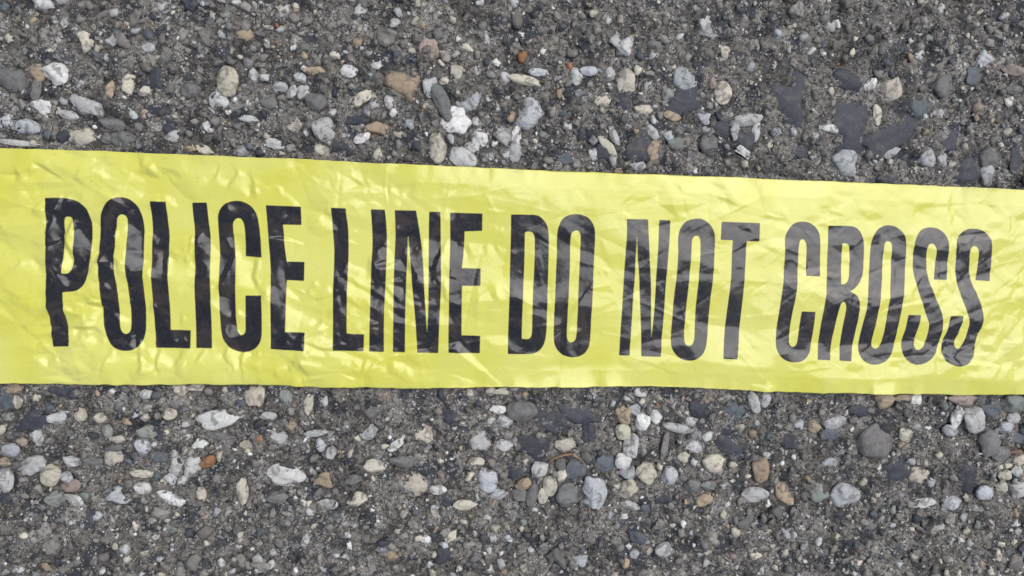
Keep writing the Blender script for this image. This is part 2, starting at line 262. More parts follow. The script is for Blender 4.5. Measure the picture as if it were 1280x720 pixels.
# ------------------------------------------------------------------ the asphalt: one sheet, fine near the camera, coarse to the horizon
STEP = 0.0006
def axis(half):
    core = np.arange(-half, half + STEP / 2, STEP)
    out = []; s = STEP; x = core[-1]
    while x < 30: s *= 1.17; x += s; out.append(x)
    out = np.array(out)
    return np.concatenate([-out[::-1] , core, out]), len(out), len(core)
gx, ox, ncx = axis(0.27); gy, oy, ncy = axis(0.185)
Hc = 0.00042 * spectral(ncx, ncy, STEP, 0.0016, 0.02, -1.0, 3) + 0.00030 * spectral(ncx, ncy, STEP, 0.0006, 0.004, -0.5, 4)
for i, (px, py, pw, ph, ang, c) in enumerate(STONES):            # the binder dips where it meets each stone
    if i > 330: break
    k = mm_per_px(px, py); p = plane((px, py))[0]; a, b = pw * k / 2 * 1.1, ph * k / 2 * 1.1; rr = max(a, b) * 1.6
    i0, i1 = int((p[0] - rr + 0.27) / STEP), int((p[0] + rr + 0.27) / STEP) + 1; j0, j1 = int((p[1] - rr + 0.185) / STEP), int((p[1] + rr + 0.185) / STEP) + 1
    if i0 < 0 or j0 < 0 or i1 >= ncx or j1 >= ncy: continue
    dx = gx[ox + i0:ox + i1, None] - p[0]; dy = gy[None, oy + j0:oy + j1] - p[1]; an = R(-ang)
    q = np.hypot((dx * math.cos(an) + dy * math.sin(an)) / a, (-dx * math.sin(an) + dy * math.cos(an)) / b)
    Hc[i0:i1, j0:j1] = Hc[i0:i1, j0:j1] * np.clip(q - 0.2, 0.25, 1) - (0.0003 if c in 'dk' else 0.0011) * np.exp(-((q - 1.02) / 0.16) ** 2)
cxx = gx[ox:ox + ncx, None]; cyy = gy[None, oy:oy + ncy]
inn = np.clip(np.minimum(edge_y(TOPE, cxx) - cyy, cyy - edge_y(BOTE, cxx)) / 0.004, 0, 1)
Hc = np.minimum(Hc, 0.0009 - 0.0003 * inn) - 0.0007 * inn                # trodden flat where the tape lies
win = np.minimum.outer(np.minimum(np.arange(ncx), np.arange(ncx)[::-1]), np.minimum(np.arange(ncy), np.arange(ncy)[::-1])) if False else \
      np.minimum(np.minimum(np.arange(ncx), np.arange(ncx)[::-1])[:, None], np.minimum(np.arange(ncy), np.arange(ncy)[::-1])[None, :])
Hc = Hc * np.clip(win / 20, 0, 1)
Hg = np.zeros((len(gx), len(gy))); Hg[ox:ox + ncx, oy:oy + ncy] = Hc
X, Y = np.meshgrid(gx, gy, indexing='ij')
gm = mesh_np('asphalt_ground', np.stack([X, Y, Hg], -1).reshape(-1, 3), grid_faces(len(gx), len(gy)))
ground = link('asphalt_ground', gm, MAT_ASPHALT); ground['kind'] = 'structure'
ground['label'] = 'worn grey asphalt with pale pebbles showing in the binder'
def ground_z(x, y):
    i = np.clip(((np.asarray(x) + 0.27) / STEP).astype(int), 0, ncx - 1); j = np.clip(((np.asarray(y) + 0.185) / STEP).astype(int), 0, ncy - 1)
    return Hc[i, j]

# ------------------------------------------------------------------ stone shapes
import bmesh
def ico(sub):
    bm = bmesh.new(); bmesh.ops.create_icosphere(bm, subdivisions=sub, radius=1.0)
    v = np.array([x.co[:] for x in bm.verts]); f = np.array([[q.index for q in p.verts] for p in bm.faces]); bm.free()
    return v, f
ICO3, ICO2, ICO1 = ico(4), ico(2), ico(1)
def stone_shape(base, seed, angular, lump=0.1):
    g = np.random.default_rng(seed); v = base[0].copy()
    n = g.integers(7, 13)
    d = g.standard_normal((n, 3)); d /= np.linalg.norm(d, axis=1)[:, None]
    r = np.full(len(v), 1.0)
    for q in d:                                          # facets: planes that cut the ball
        c = v @ q; lim = g.uniform(0.62, 0.9) if angular else g.uniform(0.8, 0.97)
        rr = np.where(c > 1e-3, lim / np.maximum(c, 1e-3), 9)
        r = np.minimum(r, np.where(rr < 1, rr, 1))
    v = v * r[:, None]
    for _ in range(7):
        q = g.standard_normal(3) * g.uniform(1.5, 4.5); v = v * (1 + lump * 0.35 * np.sin(base[0] @ q + g.uniform(0, 6)))[:, None]
    q = g.standard_normal((6, 3)) * 9
    v = v * (1 + lump * 0.08 * np.sin(base[0] @ q.T + g.uniform(0, 6, 6)).sum(1))[:, None]
    lo, hi = v.min(0), v.max(0)
    v = (v - (lo + hi) / 2) / ((hi - lo) / 2)
    return v
ROUND = [mesh_np('stone', stone_shape(ICO3, 100 + i, False), ICO3[1]) for i in range(12)]
ANGLED = [mesh_np('stone', stone_shape(ICO3, 200 + i, True, 0.10), ICO3[1]) for i in range(14)]
RAGGED = [mesh_np('stone', stone_shape(ICO3, 300 + i, True, 0.15), ICO3[1]) for i in range(14)]
for me in ROUND + ANGLED + RAGGED: me.materials.append(MAT_STONE)

taken = []          # x, y, radius of what stands already
loose_i = 0
for i, (px, py, pw, ph, ang, c) in enumerate(STONES):
    if i >= 296 and c != 'o': continue
    k = mm_per_px(px, py); p = plane((px, py))[0]
    wx, wy = pw * k / 2 * 1.14, ph * k / 2 * 1.14
    loose = (650 < px < 860 and py > 495) or (px > 1180 and py > 480) or (px < 110 and py > 560); flat = c in 'dk'; g = random.random()
    fam = RAGGED if (flat or g < 0.15) else ANGLED if g < 0.72 else ROUND
    if c == 'd' and pw * ph > 700: wx *= 1.25; wy *= 1.25
    me = random.choice(fam)
    o = bpy.data.objects.new('stone', me); COL.objects.link(o); o.parent = ground
    r = min(wx, wy)
    top = (0.05 * r + 0.0002) if flat else r * (random.uniform(0.5, 0.75) if loose else random.uniform(0.22, 0.45)) + 0.0003
    hz = r * (0.35 if flat else 0.62)
    o.scale = (wx, wy, hz); o.rotation_euler = (random.uniform(-.08, .08), random.uniform(-.08, .08), R(-ang))
    gz = float(np.mean(ground_z(p[0] + np.array([0, r, -r, 0, 0]), p[1] + np.array([0, 0, 0, r, -r]))))
    if flat: gz = max(gz, 0) + 0.0002
    ztop = gz + top
    if edge_y(BOTE, p[0]) - wy * .5 < p[1] < edge_y(TOPE, p[0]) + wy * .5: ztop = min(ztop, 0.0012)
    o.location = (p[0], p[1], ztop - hz * 0.97)
    base = np.array(PAL[c]) * random.uniform(0.85, 1.12) * (1 + np.array([random.uniform(-.02, .02) for _ in range(3)]))
    o.color = (*base, 1)
    taken.append((p[0], p[1], (wx + wy) / 2 * (0.8 if flat else 1), max(wx, wy)))
taken = np.array(taken)

# ------------------------------------------------------------------ the smaller stones, uncountable: one mesh
def scatter(n, rmin, rmax, base, nvar, seed, pal, flat=0.6, avoid=True, power=2.0, cell=None):
    g = np.random.default_rng(seed)
    x = g.uniform(-0.262, 0.262, n); y = g.uniform(-0.175, 0.175, n)
    r = rmin + (rmax - rmin) * g.random(n) ** power
    under = (y < edge_y(TOPE, x) - 0.0035) & (y > edge_y(BOTE, x) + 0.0035)
    dens = 0.5 + 0.5 * np.sin(x * 61 + 2 * np.sin(y * 83)) * np.sin(y * 74 + 1.7 * np.sin(x * 47))   # they lie thicker in places
    keep = ~under & (g.random(n) < 0.45 + 0.55 * dens)
    for tx, ty, tr, tm in taken:
        near = (np.abs(x - tx) < tr * 1.5) & (np.abs(y - ty) < tr * 1.5)
        keep &= ~(near & (np.hypot(x - tx, y - ty) < tr * 0.92 + r * 0.6))
    x, y, r = x[keep], y[keep], r[keep]
    if avoid:                                            # no two of the larger ones inside each other
        order = np.argsort(-r); cells = {}; ok = []
        cs = 2 * rmax
        for q in order:
            i, j = int(x[q] // cs), int(y[q] // cs); good = True
            for a in (-1, 0, 1):
                for b in (-1, 0, 1):
                    for o_ in cells.get((i + a, j + b), ()):
                        if (x[q] - x[o_]) ** 2 + (y[q] - y[o_]) ** 2 < (0.9 * (r[q] + r[o_])) ** 2: good = False; break
                    if not good: break
                if not good: break
            if good: cells.setdefault((i, j), []).append(q); ok.append(q)
        ok = np.array(ok); x, y, r = x[ok], y[ok], r[ok]
    shapes = [stone_shape(base, seed * 50 + i, i % 3 > 0, 0.42) for i in range(nvar)]
    V, Fc, C = [], [], []; nv = 0
    which = g.integers(0, nvar, len(x))
    pc = np.array([c for c, _ in pal]); pw = np.array([p for _, p in pal]); pw = pw / pw.sum()
    for s in range(nvar):
        q = np.where(which == s)[0]
        if not len(q): continue
        a = g.uniform(0, 6.283, len(q)); asp = g.uniform(0.62, 1.0, len(q))
        sh = shapes[s][None] * np.stack([r[q], r[q] * asp, r[q] * flat], 1)[:, None, :]
        ca, sa = np.cos(a)[:, None], np.sin(a)[:, None]
        vx = sh[..., 0] * ca - sh[..., 1] * sa + x[q][:, None]; vy = sh[..., 0] * sa + sh[..., 1] * ca + y[q][:, None]
        off = ground_z(x[q], y[q]) + r[q] * g.uniform(-0.30, 0.22, len(q)) - (0.0004 + 0.5 * r[q]) * ((y[q] < edge_y(TOPE, x[q]) + 0.0012) & (y[q] > edge_y(BOTE, x[q]) - 0.0012))
        V.append(np.stack([vx, vy, sh[..., 2] + off[:, None]], -1).reshape(-1, 3))
        Fc.append((base[1][None] + (np.arange(len(q)) * len(base[0]))[:, None, None]).reshape(-1, 3) + nv)
        nv += len(q) * len(base[0])
        cc = pc[g.choice(len(pc), len(q), p=pw)] * g.uniform(0.75, 1.2, len(q))[:, None]
        C.append(np.repeat(cc, len(base[0]), 0))
    return np.concatenate(V), np.concatenate(Fc), np.concatenate(C)
P = PAL
pal_a = [(P['w'], .8), (P['g'], 2.2), (P['l'], 1.2), (P['b'], 3), (P['n'], .7), (P['m'], 3), (P['d'], 1.2), (P['k'], 1.3), (P['e'], .6), (P['o'], .04), (P['p'], .2), ((0.24, 0.222, 0.20), 5), ((0.17, 0.155, 0.14), 3)]
pal_b = [(P['w'], 2.2), (P['g'], 4), (P['l'], 1.5), (P['b'], 2.6), (P['n'], .5), (P['m'], 4), (P['d'], 1.5), (P['o'], .1)]
parts = [scatter(34000, 0.0007, 0.0022, ICO2, 24, 21, pal_a, 0.6, True, 1.6), scatter(18000, 0.0003, 0.0009, ICO1, 10, 22, pal_b, 0.6, False, 1.6)]
# outside the strips where stones were placed one by one: a few larger ones too
def outer():
    V, Fc, C = scatter(3600, 0.0018, 0.0042, ico(3), 16, 23, pal_a, 0.5, True, 1.7)
    nvs = 162; n = len(V) // nvs; cen = V.reshape(n, nvs, 3).mean(1)
    t = plane([(0, 84), (1280, 84)]); b = plane([(0, 636), (1280, 636)])
    yt = np.interp(cen[:, 0], t[:, 0], t[:, 1]); yb = np.interp(cen[:, 0], b[:, 0], b[:, 1])
    ln, rn = plane((0, 360))[0][0], plane((1280, 360))[0][0]
    ok = (cen[:, 1] > yt) | (cen[:, 1] < yb) | (cen[:, 0] < ln - .002) | (cen[:, 0] > rn + .002)
    idx = np.where(ok)[0]
    f0 = Fc.reshape(n, -1, 3)[0] - 0
    f0 = ico(3)[1]
    V2 = V.reshape(n, nvs, 3)[idx].reshape(-1, 3); C2 = C.reshape(n, nvs, 3)[idx].reshape(-1, 3)
    F2 = (f0[None] + (np.arange(len(idx)) * nvs)[:, None, None]).reshape(-1, 3)
    return V2, F2, C2
parts.append(outer())
off = 0; VV, FF, CC = [], [], []
for v, f, c in parts:
    VV.append(v); FF.append(f + off); CC.append(c); off += len(v)
VV, FF, CC = np.concatenate(VV), np.concatenate(FF), np.concatenate(CC)
gme = mesh_np('fine_gravel', VV, FF)
at = gme.attributes.new('stone_colour', 'FLOAT_COLOR', 'POINT')
at.data.foreach_set('color', np.concatenate([CC, np.ones((len(CC), 1))], 1).astype(np.float32).ravel())
gravel = link('fine_gravel', gme, MAT_GRAVEL); gravel['kind'] = 'stuff'
gravel['label'] = 'small grey and beige stones set in the asphalt around the tape'; gravel['category'] = 'gravel'

# ------------------------------------------------------------------ the tape
LET = [  # zoom frame x0, y0, scale; outlines; a trailing c marks a sharp corner
((0, 170, 4), ["222 308c;330 310;390 328;430 362;448 405;455 440;456 500;454 570;450 650;440 712;420 750;390 772;322 780c;326 850;335 920;340 965;347 1052c;262 1056c;248 930;235 810;229 700;228 560;229 450;228 380",
               "322 411;345 405;358 414;366 448;368 500;366 560;363 640;356 672;340 686;313 685c;318 600;321 500"]),
((0, 170, 4), ["595 305;650 318;690 362;711 420;718 480;718 560;718 650;720 720;727 820;732 920;729 980;712 1030;680 1062;640 1074;590 1065;550 1035;528 980;515 900;505 780;497 680;492 560;495 450;500 400;518 350;550 318",
               "608 393;628 405;634 440;634 560;632 640;637 720;645 800;652 900;654 960;645 982;628 988;610 974;603 940;594 800;582 705;575 640;579 560;582 440;590 405"]),
((0, 170, 4), ["744 325c;826 328c;835 420;842 480;844 560;842 680;848 780;854 880;856 968c;956 970c;955 1062c;778 1060c;775 960;764 800;758 680;756 560;757 460"]),
((0, 170, 4), ["954 332c;1030 332c;1040 430;1048 490;1051 560;1052 680;1054 760;1060 900;1062 1062c;982 1060c;980 920;974 760;970 560;967 460;960 400"]),
((260, 240, 3.43), ["115 37;150 42;185 62;207 95;218 140;225 200;229 283c;157 277c;158 240;157 190;155 160;150 135;140 118;127 113;114 120;106 135;107 170;113 220;118 290;119 370;118 470;122 540;127 590;137 610;148 612;158 600;160 570;160 510;159 443c;229 443c;231 500;232 580;230 620;218 655;190 680;150 688;115 680;85 660;62 620;55 570;50 480;46 400;46 330;47 270;43 200;38 130;38 100;50 70;75 47"]),
((260, 240, 3.43), ["245 56c;397 62c;399 143c;320 141c;325 200;330 250;336 299c;412 300c;410 384c;336 380c;334 450;333 520;333 598c;417 601c;415 680c;268 674c;268 600;267 500;267 420;266 330;262 260;256 180;250 110"]),
((400, 250, 3.6), ["48 34c;116 37c;120 80;126 130;128 200;127 270;124 350;122 430;121 520;122 598c;200 602c;197 681c;58 678c;58 600;57 500;57 400;60 300;61 220;56 150;52 90"]),
((400, 250, 3.6), ["227 41c;292 43c;297 90;301 160;300 250;297 350;292 450;289 550;288 685c;220 682c;222 600;224 500;226 400;229 300;234 200;232 120"]),
((400, 250, 3.6), ["335 45c;433 47c;450 150;463 260;470 400;476 500;481 592c;486 500;487 400;488 300;488 200;490 52c;543 53c;544 150;545 250;545 400;540 500;536 600;533 689c;437 687c;432 600;425 500;415 400;405 260;396 165c;393 260;389 350;386 450;384 550;383 687c;327 684c;329 550;330 400;334 250;338 150"]),
((400, 250, 3.6), ["584 56c;732 60c;731 140c;652 143c;650 200;646 250;640 306c;724 308c;723 388c;640 387c;639 450;638 530;638 608c;722 611c;720 692c;577 687c;577 600;579 500;580 400;582 300;585 200;585 120"]),
((620, 260, 3.69), ["68 29c;150 30;190 33;215 50;235 80;243 120;244 180;242 300;238 420;235 520;232 590;220 635;200 660;175 673;140 676;54 675c;56 560;59 450;63 330;66 200;68 100",
                    "134 112c;150 109;165 113;174 125;177 145;176 250;172 350;167 450;165 560;162 590;150 603;120 603c;121 520;125 400;130 300;133 200"]),
((620, 260, 3.69), ["365 27;400 32;430 50;450 80;457 120;455 200;450 300;446 400;440 500;437 590;430 640;410 672;380 688;350 690;310 680;282 655;268 620;266 580;268 480;272 400;276 300;280 200;280 130;287 85;305 50;330 33",
                    "368 104;380 108;388 125;388 200;383 300;378 400;374 500;370 590;362 613;346 620;333 612;328 590;331 500;336 400;341 300;343 200;345 130;352 112"]),
((760, 265, 3.69), ["84 31c;184 33c;186 100;190 200;197 300;200 380;201 480;202 580c;212 480;217 400;220 300;228 150;234 35c;287 38c;284 110;276 200;268 320;262 450;252 580;247 670c;155 668c;153 560;148 430;142 300;134 200;131 115c;127 200;124 300;117 400;112 500;105 600;102 665c;52 663c;57 560;64 450;72 300;79 180;84 100"]),
((760, 265, 3.69), ["408 29;440 35;470 58;488 90;493 130;490 200;484 300;476 380;470 450;463 550;455 610;440 650;410 678;375 687;340 680;310 655;293 620;292 570;298 480;305 380;315 280;320 180;322 110;335 70;360 42",
                    "407 110;418 115;424 135;421 220;414 320;406 430;402 530;397 590;388 610;372 616;358 607;354 580;358 500;366 400;374 300;382 200;387 135;395 115"]),
((760, 265, 3.69), ["521 44c;702 50c;698 137c;640 135c;636 200;630 280;622 400;612 520;603 620;596 681c;529 677c;535 600;545 500;555 400;565 300;569 200;573 131c;517 129c"]),
((960, 270, 3.79), ["165 26;200 32;230 55;247 90;249 140;248 200;246 287c;177 284c;180 200;180 140;173 118;162 111;152 118;145 150;142 220;137 300;128 380;118 440;108 510;102 590;107 612;120 620;133 612;140 590;148 520;156 450c;222 453c;217 530;208 600;197 650;170 683;130 694;90 688;58 665;40 630;38 580;45 500;55 420;65 340;74 250;77 180;80 100;100 58;130 32"]),
((960, 270, 3.79), ["287 45c;400 48;430 62;450 95;458 130;457 200;450 270;435 310;410 340;385 357c;408 368;425 390;431 430;425 490;412 570;402 630;395 690c;338 686c;343 600;352 520;362 450;361 420;350 405;338 414;326 470;315 530;303 600;296 685c;234 682c;240 600;250 500;262 420;272 340;278 250;283 150",
                    "354 130c;372 132;384 145;387 200;382 280;375 305;362 320;344 322c;347 250;352 180"]),
((1060, 270, 3.69), ["190 42;225 50;255 75;270 105;274 150;268 250;258 340;245 430;230 520;218 590;200 645;175 673;130 687;90 680;62 655;50 620;53 570;65 500;80 430;88 350;98 250;107 150;118 95;140 62;165 47",
                     "188 118;200 122;206 140;203 220;195 310;185 400;172 490;162 560;150 598;135 612;120 608;113 590;120 540;135 460;148 370;158 290;166 200;172 140;178 122"]),
((1060, 270, 3.69), ["380 52;415 57;445 78;463 110;467 160;463 230;458 296c;396 294c;403 230;409 180;406 150;397 133;385 128;373 135;366 160;366 220;370 280;385 330;405 380;425 430;437 480;435 530;420 590;395 645;360 675;320 687;285 675;258 645;248 610;252 565;265 520;275 455c;337 457c;330 500;315 550;308 590;312 610;325 618;342 608;358 580;368 540;372 500;360 460;340 400;318 330;305 270;303 200;310 120;325 80;350 58"]),
((1060, 270, 3.69), ["575 58;610 62;640 80;660 110;665 160;663 230;658 302c;592 298c;600 230;602 180;597 150;585 140;572 143;562 160;562 210;566 270;580 320;600 370;617 420;624 470;617 510;600 550;590 590;583 640;560 675;525 692;490 690;455 675;435 645;432 605;440 570;455 530;470 460c;531 460c;525 495;510 545;495 580;497 602;510 612;525 600;540 570;553 530;558 490;545 440;525 380;508 320;499 260;500 200;500 130;515 90;545 64"]),
]
Z_TAPE = 0.0024
def outline(fr, txt):
    pts, cor = [], []
    for s in txt.split(';'):
        c = s.endswith('c'); a, b = s.rstrip('c').split(); pts.append((fr[0] + float(a) / fr[2], fr[1] + float(b) / fr[2])); cor.append(c)
    p = plane(pts, Z_TAPE); n = len(p); out = []
    for i in range(n):
        a, b = p[i], p[(i + 1) % n]
        ta = (b - a) if cor[i] else (b - p[i - 1]) / 2
        tb = (b - a) if cor[(i + 1) % n] else (p[(i + 2) % n] - a) / 2
        L = np.linalg.norm(b - a)                         # tangents as long as the span: no overshoot
        ta = ta / (np.linalg.norm(ta) + 1e-12) * L; tb = tb / (np.linalg.norm(tb) + 1e-12) * L
        k = 1 if cor[i] and cor[(i + 1) % n] else 5
        for q in range(k):
            t = q / k
            out.append((2 * t**3 - 3 * t**2 + 1) * a + (t**3 - 2 * t**2 + t) * ta + (-2 * t**3 + 3 * t**2) * b + (t**3 - t**2) * tb)
    return np.array(out)

TS = 0.00034; TX0, TX1 = -0.30, 0.32
NU = int((TX1 - TX0) / TS) + 1
tx = np.linspace(TX0, TX1, NU)
yt, yb = edge_y(TOPE, tx), edge_y(BOTE, tx)
wob = np.random.default_rng(31).standard_normal((2, NU)); kk = np.fft.rfftfreq(NU, TS)
wob = np.fft.irfft(np.fft.rfft(wob) * np.exp(-(kk * 0.003) ** 2) / (kk + 12), n=NU); wob /= wob.std()
yt = yt + 0.00010 * wob[0]; yb = yb + 0.00016 * wob[1]
NV = 232
tv = np.linspace(0, 1, NV)
TXX = np.repeat(tx[:, None], NV, 1); TYY = yb[:, None] + (yt - yb)[:, None] * tv[None]

def signed(polys, X, Y):
    """distance to the outlines, positive inside (even-odd)"""
    best = np.full(X.shape, 1e9); ins = np.zeros(X.shape, bool)
    for P_ in polys:
        for a, b in zip(P_, np.roll(P_, -1, 0)):
            ex, ey = b - a; wx_, wy_ = X - a[0], Y - a[1]
            t = np.clip((wx_ * ex + wy_ * ey) / (ex * ex + ey * ey + 1e-18), 0, 1)
            np.minimum(best, (wx_ - ex * t) ** 2 + (wy_ - ey * t) ** 2, out=best)
            if a[1] != b[1]:
                c = ((a[1] > Y) != (b[1] > Y)) & (X < ex * (Y - a[1]) / ey + a[0]); ins ^= c
    d = np.sqrt(best); return np.where(ins, d, -d)

SDF = np.full(TXX.shape, -0.004)
PERIOD = float(plane((1241, 360))[0][0] - plane((57, 360))[0][0]) + 0.034      # the wording comes again along the tape
for fr, outs in LET:
    pol = [outline(fr, t) for t in outs]
    for shift in (-PERIOD, 0, PERIOD):
        q = [p + np.array([shift, 0]) for p in pol]
        lo = min(p[:, 0].min() for p in q) - 0.003; hi = max(p[:, 0].max() for p in q) + 0.003
        i0, i1 = np.searchsorted(tx, lo), np.searchsorted(tx, hi)
        if i1 - i0 < 3: continue
        yl = min(p[:, 1].min() for p in q) - 0.004; yh = max(p[:, 1].max() for p in q) + 0.004
        j = np.where((TYY[i0:i1].max(0) > yl) & (TYY[i0:i1].min(0) < yh))[0]; j0, j1 = j[0], j[-1] + 1
        s = signed(q, TXX[i0:i1, j0:j1], TYY[i0:i1, j0:j1])
        SDF[i0:i1, j0:j1] = np.maximum(SDF[i0:i1, j0:j1], s)

# --- how the film is creased
sun_xy = np.array([math.cos(R(SUN_AZ)), math.sin(R(SUN_AZ))]) * SUN_ZEN
def facets(step, amp, seed, stretch=1.0, skew=0.0):
    """flat facets between random creases: a height on each corner, straight in between"""
    g = np.random.default_rng(seed)
    L, Wd = TX1 - TX0, 0.084
    n = int(L * Wd / (step * step * stretch))
    P_ = np.stack([g.uniform(-step * 2, L + step * 2, n), g.uniform(-step, Wd + step, n)], 1)
    ext = np.array([(-.05, -.05), (L + .05, -.05), (L + .05, Wd + .05), (-.05, Wd + .05)])
    P_ = np.concatenate([P_, ext]); z = g.standard_normal(len(P_)) * amp; z[-4:] = 0
    sc = np.array([1 / stretch, 1.0])
    vc, _, fc, *_ = delaunay_2d_cdt([Vector(p * sc) for p in P_], [], [], 0, 1e-7)
    A = np.array([v[:] for v in vc]) / sc
    Hh = np.zeros((NU, NV)); gx_ = (tx - TX0); vy_ = tv * 0.078 + 0.003
    for f in fc:
        a, b, c = A[f[0]], A[f[1]], A[f[2]]
        i0 = np.searchsorted(gx_, min(a[0], b[0], c[0])); i1 = np.searchsorted(gx_, max(a[0], b[0], c[0]))
        j0 = np.searchsorted(vy_, min(a[1], b[1], c[1])); j1 = np.searchsorted(vy_, max(a[1], b[1], c[1]))
        if i1 <= i0 or j1 <= j0: continue
        Xg, Yg = gx_[i0:i1, None], vy_[None, j0:j1]
        det = (b[1] - c[1]) * (a[0] - c[0]) + (c[0] - b[0]) * (a[1] - c[1])
        if abs(det) < 1e-14: continue
        la = ((b[1] - c[1]) * (Xg - c[0]) + (c[0] - b[0]) * (Yg - c[1])) / det
        lb = ((c[1] - a[1]) * (Xg - c[0]) + (a[0] - c[0]) * (Yg - c[1])) / det
        lc = 1 - la - lb
        m_ = (la >= 0) & (lb >= 0) & (lc >= 0)
        hz_ = la * z[f[0]] + lb * z[f[1]] + lc * z[f[2]]
        sub = Hh[i0:i1, j0:j1]; sub[m_] = hz_[m_]
    return Hh

def inside(poly, X, Y):
    ins = np.zeros(X.shape, bool)
    for a, b in zip(poly, np.roll(poly, -1, 0)):
        if a[1] != b[1]: ins ^= ((a[1] > Y) != (b[1] > Y)) & (X < (b[0] - a[0]) * (Y - a[1]) / (b[1] - a[1]) + a[0])
    return ins
# panels of the film that lean towards the bright part of the sky (corners as seen in the photograph), strength, softness in grid steps
PANELS = [
 ([(57,272),(112,278),(180,285),(262,290),(300,300),(300,340),(262,345),(125,345),(57,338)], 1.3, 1.5),
 ([(290,322),(328,325),(322,360),(268,360),(262,345)], 1.0, 2),
 ([(350,325),(392,328),(385,400),(362,470),(332,400)], .8, 1.5),
 ([(420,335),(450,312),(480,302),(550,300),(625,306),(632,375),(570,378),(485,384),(440,420),(424,390)], 1.2, 1.5),
 ([(130,190),(190,192),(188,214),(138,216)], .9, 5), ([(222,198),(300,212),(330,226),(300,238),(226,216)], .9, 2),
 ([(400,205),(442,214),(428,232)], .8, 3), ([(458,222),(522,234),(516,246),(462,238)], .9, 3),
 ([(560,210),(640,216),(640,232),(560,226)], .5, 6),
 ([(10,330),(55,322),(55,374),(6,366)], .9, 3), ([(0,215),(40,210),(50,240),(0,245)], .7, 4),
 ([(100,448),(200,440),(290,432),(330,476),(240,478),(215,462),(130,472)], .8, 2), ([(155,440),(185,462),(160,476)], .8, 1.5),
 ([(318,440),(392,450),(386,480),(326,476)], .9, 2), ([(448,448),(512,455),(562,480),(468,482)], .8, 3),
 ([(640,350),(690,354),(692,380),(640,380)], .8, 2), ([(650,232),(760,240),(880,252),(860,262),(700,256)], .6, 5),
 ([(780,275),(822,284),(892,300),(892,320),(928,345),(912,368),(888,342),(838,312),(782,292)], 1.0, 2),
 ([(900,278),(953,280),(950,303),(914,303)], 1.0, 1.5), ([(905,305),(945,305),(940,350),(905,345)], .9, 2),
 ([(868,392),(902,398),(962,430),(962,462),(880,450),(842,446)], .9, 2),
 ([(874,222),(1080,230),(1280,240),(1280,292),(1240,318),(1140,300),(980,300),(945,320),(905,272)], 1.0, 2),
 ([(976,285),(1135,290),(1132,370),(1082,388),(975,345)], 1.1, 1.2),
 ([(1140,318),(1188,330),(1212,395),(1180,392),(1142,350)], 1.1, 1.2), ([(1196,352),(1280,328),(1280,372),(1216,375)], .9, 3),
 ([(968,424),(1060,432),(1180,424),(1280,412),(1280,458),(1100,474),(1040,480),(972,452)], 1.0, 2), ([(1236,392),(1280,388),(1280,484),(1200,472)], .9, 4),
]
sx = TXX; sy = TYY
r_ = np.stack([TXX - cam_pos[0], TYY - cam_pos[1], np.full(TXX.shape, -cam_pos[2])], -1)
refx = np.degrees(np.arctan2(r_[..., 0], -r_[..., 2])); refy = np.degrees(np.arctan2(r_[..., 1], -r_[..., 2]))
needx, needy = (sun_xy[0] - refx) / 2, (sun_xy[1] - refy) / 2         # lean (degrees) that mirrors the sun's middle
dist = np.hypot(needx, needy)
amount = np.clip((dist - 8.0) / dist, 0, 1)                             # just enough to catch it
leanx = np.zeros(TXX.shape); leany = np.full(TXX.shape, -3.0)
leany = leany * np.clip((plane((880, 350))[0][0] - TXX) / 0.03, 0.45, 1)
DARK = [  # panels that lean away from it
 ([(962,348),(1036,374),(1104,412),(1092,448),(1000,432),(958,402)], 1.0, 1.5), ([(905,350),(944,348),(928,436),(898,430)], .9, 2),
 ([(1138,304),(1190,318),(1190,350),(1140,328)], 1.0, 1.5), ([(1192,308),(1246,312),(1240,350),(1194,352)], 1.0, 1.5),
 ([(1104,402),(1182,404),(1240,396),(1228,424),(1160,442),(1104,440)], 1.0, 1.5), ([(1088,280),(1138,282),(1134,300),(1088,306)], .9, 1.5),
 ([(780,452),(1010,456),(990,488),(780,488)], .8, 2), ([(1236,312),(1280,316),(1280,336),(1238,334)], .8, 3), ([(1090,275),(1060,262),(1090,258)], .7, 3),
 ([(640,225),(770,230),(870,235),(880,262),(780,268),(640,255)], .6, 3), ([(770,345),(885,350),(880,400),(765,400)], .8, 2), ([(780,300),(830,320),(826,345),(780,340)], .7, 2),
 ([(1000,436),(1020,440),(1000,458),(975,450)], .7, 1.5), ([(1060,380),(1100,360),(1130,372),(1128,392),(1080,400)], .7, 1.5),
 ([(840,270),(890,272),(892,296),(842,282)], .8, 2), ([(940,225),(1000,228),(1000,238),(930,236)], .7, 2),
]
g = np.random.default_rng(404)
def shards(n, x0, x1, y0, y1, size, amt):                                # small crumpled facets between the larger panels
    L = []
    for _ in range(n):
        cx_, cy_ = g.uniform(x0, x1), g.uniform(y0, y1); a0 = g.uniform(0, 6.28); sz = g.uniform(0.5, 1.3) * size; k = g.integers(3, 6)
        L.append(([(cx_ + 1.5 * sz * g.uniform(.6, 1.2) * math.cos(a0 + 6.283 * q / k), cy_ + sz * g.uniform(.5, 1.1) * math.sin(a0 + 6.283 * q / k)) for q in range(k)], amt, 1.0))
    return L
SMALL = shards(60, 40, 420, 340, 470, 9, 1.25) + shards(26, 40, 420, 200, 275, 8, 1.1) + shards(34, 400, 700, 250, 470, 9, 1.0) + shards(30, 770, 960, 270, 460, 9, -1.0) + shards(62, 960, 1280, 250, 470, 10, -1.1) + shards(20, 640, 770, 260, 450, 9, -.8)
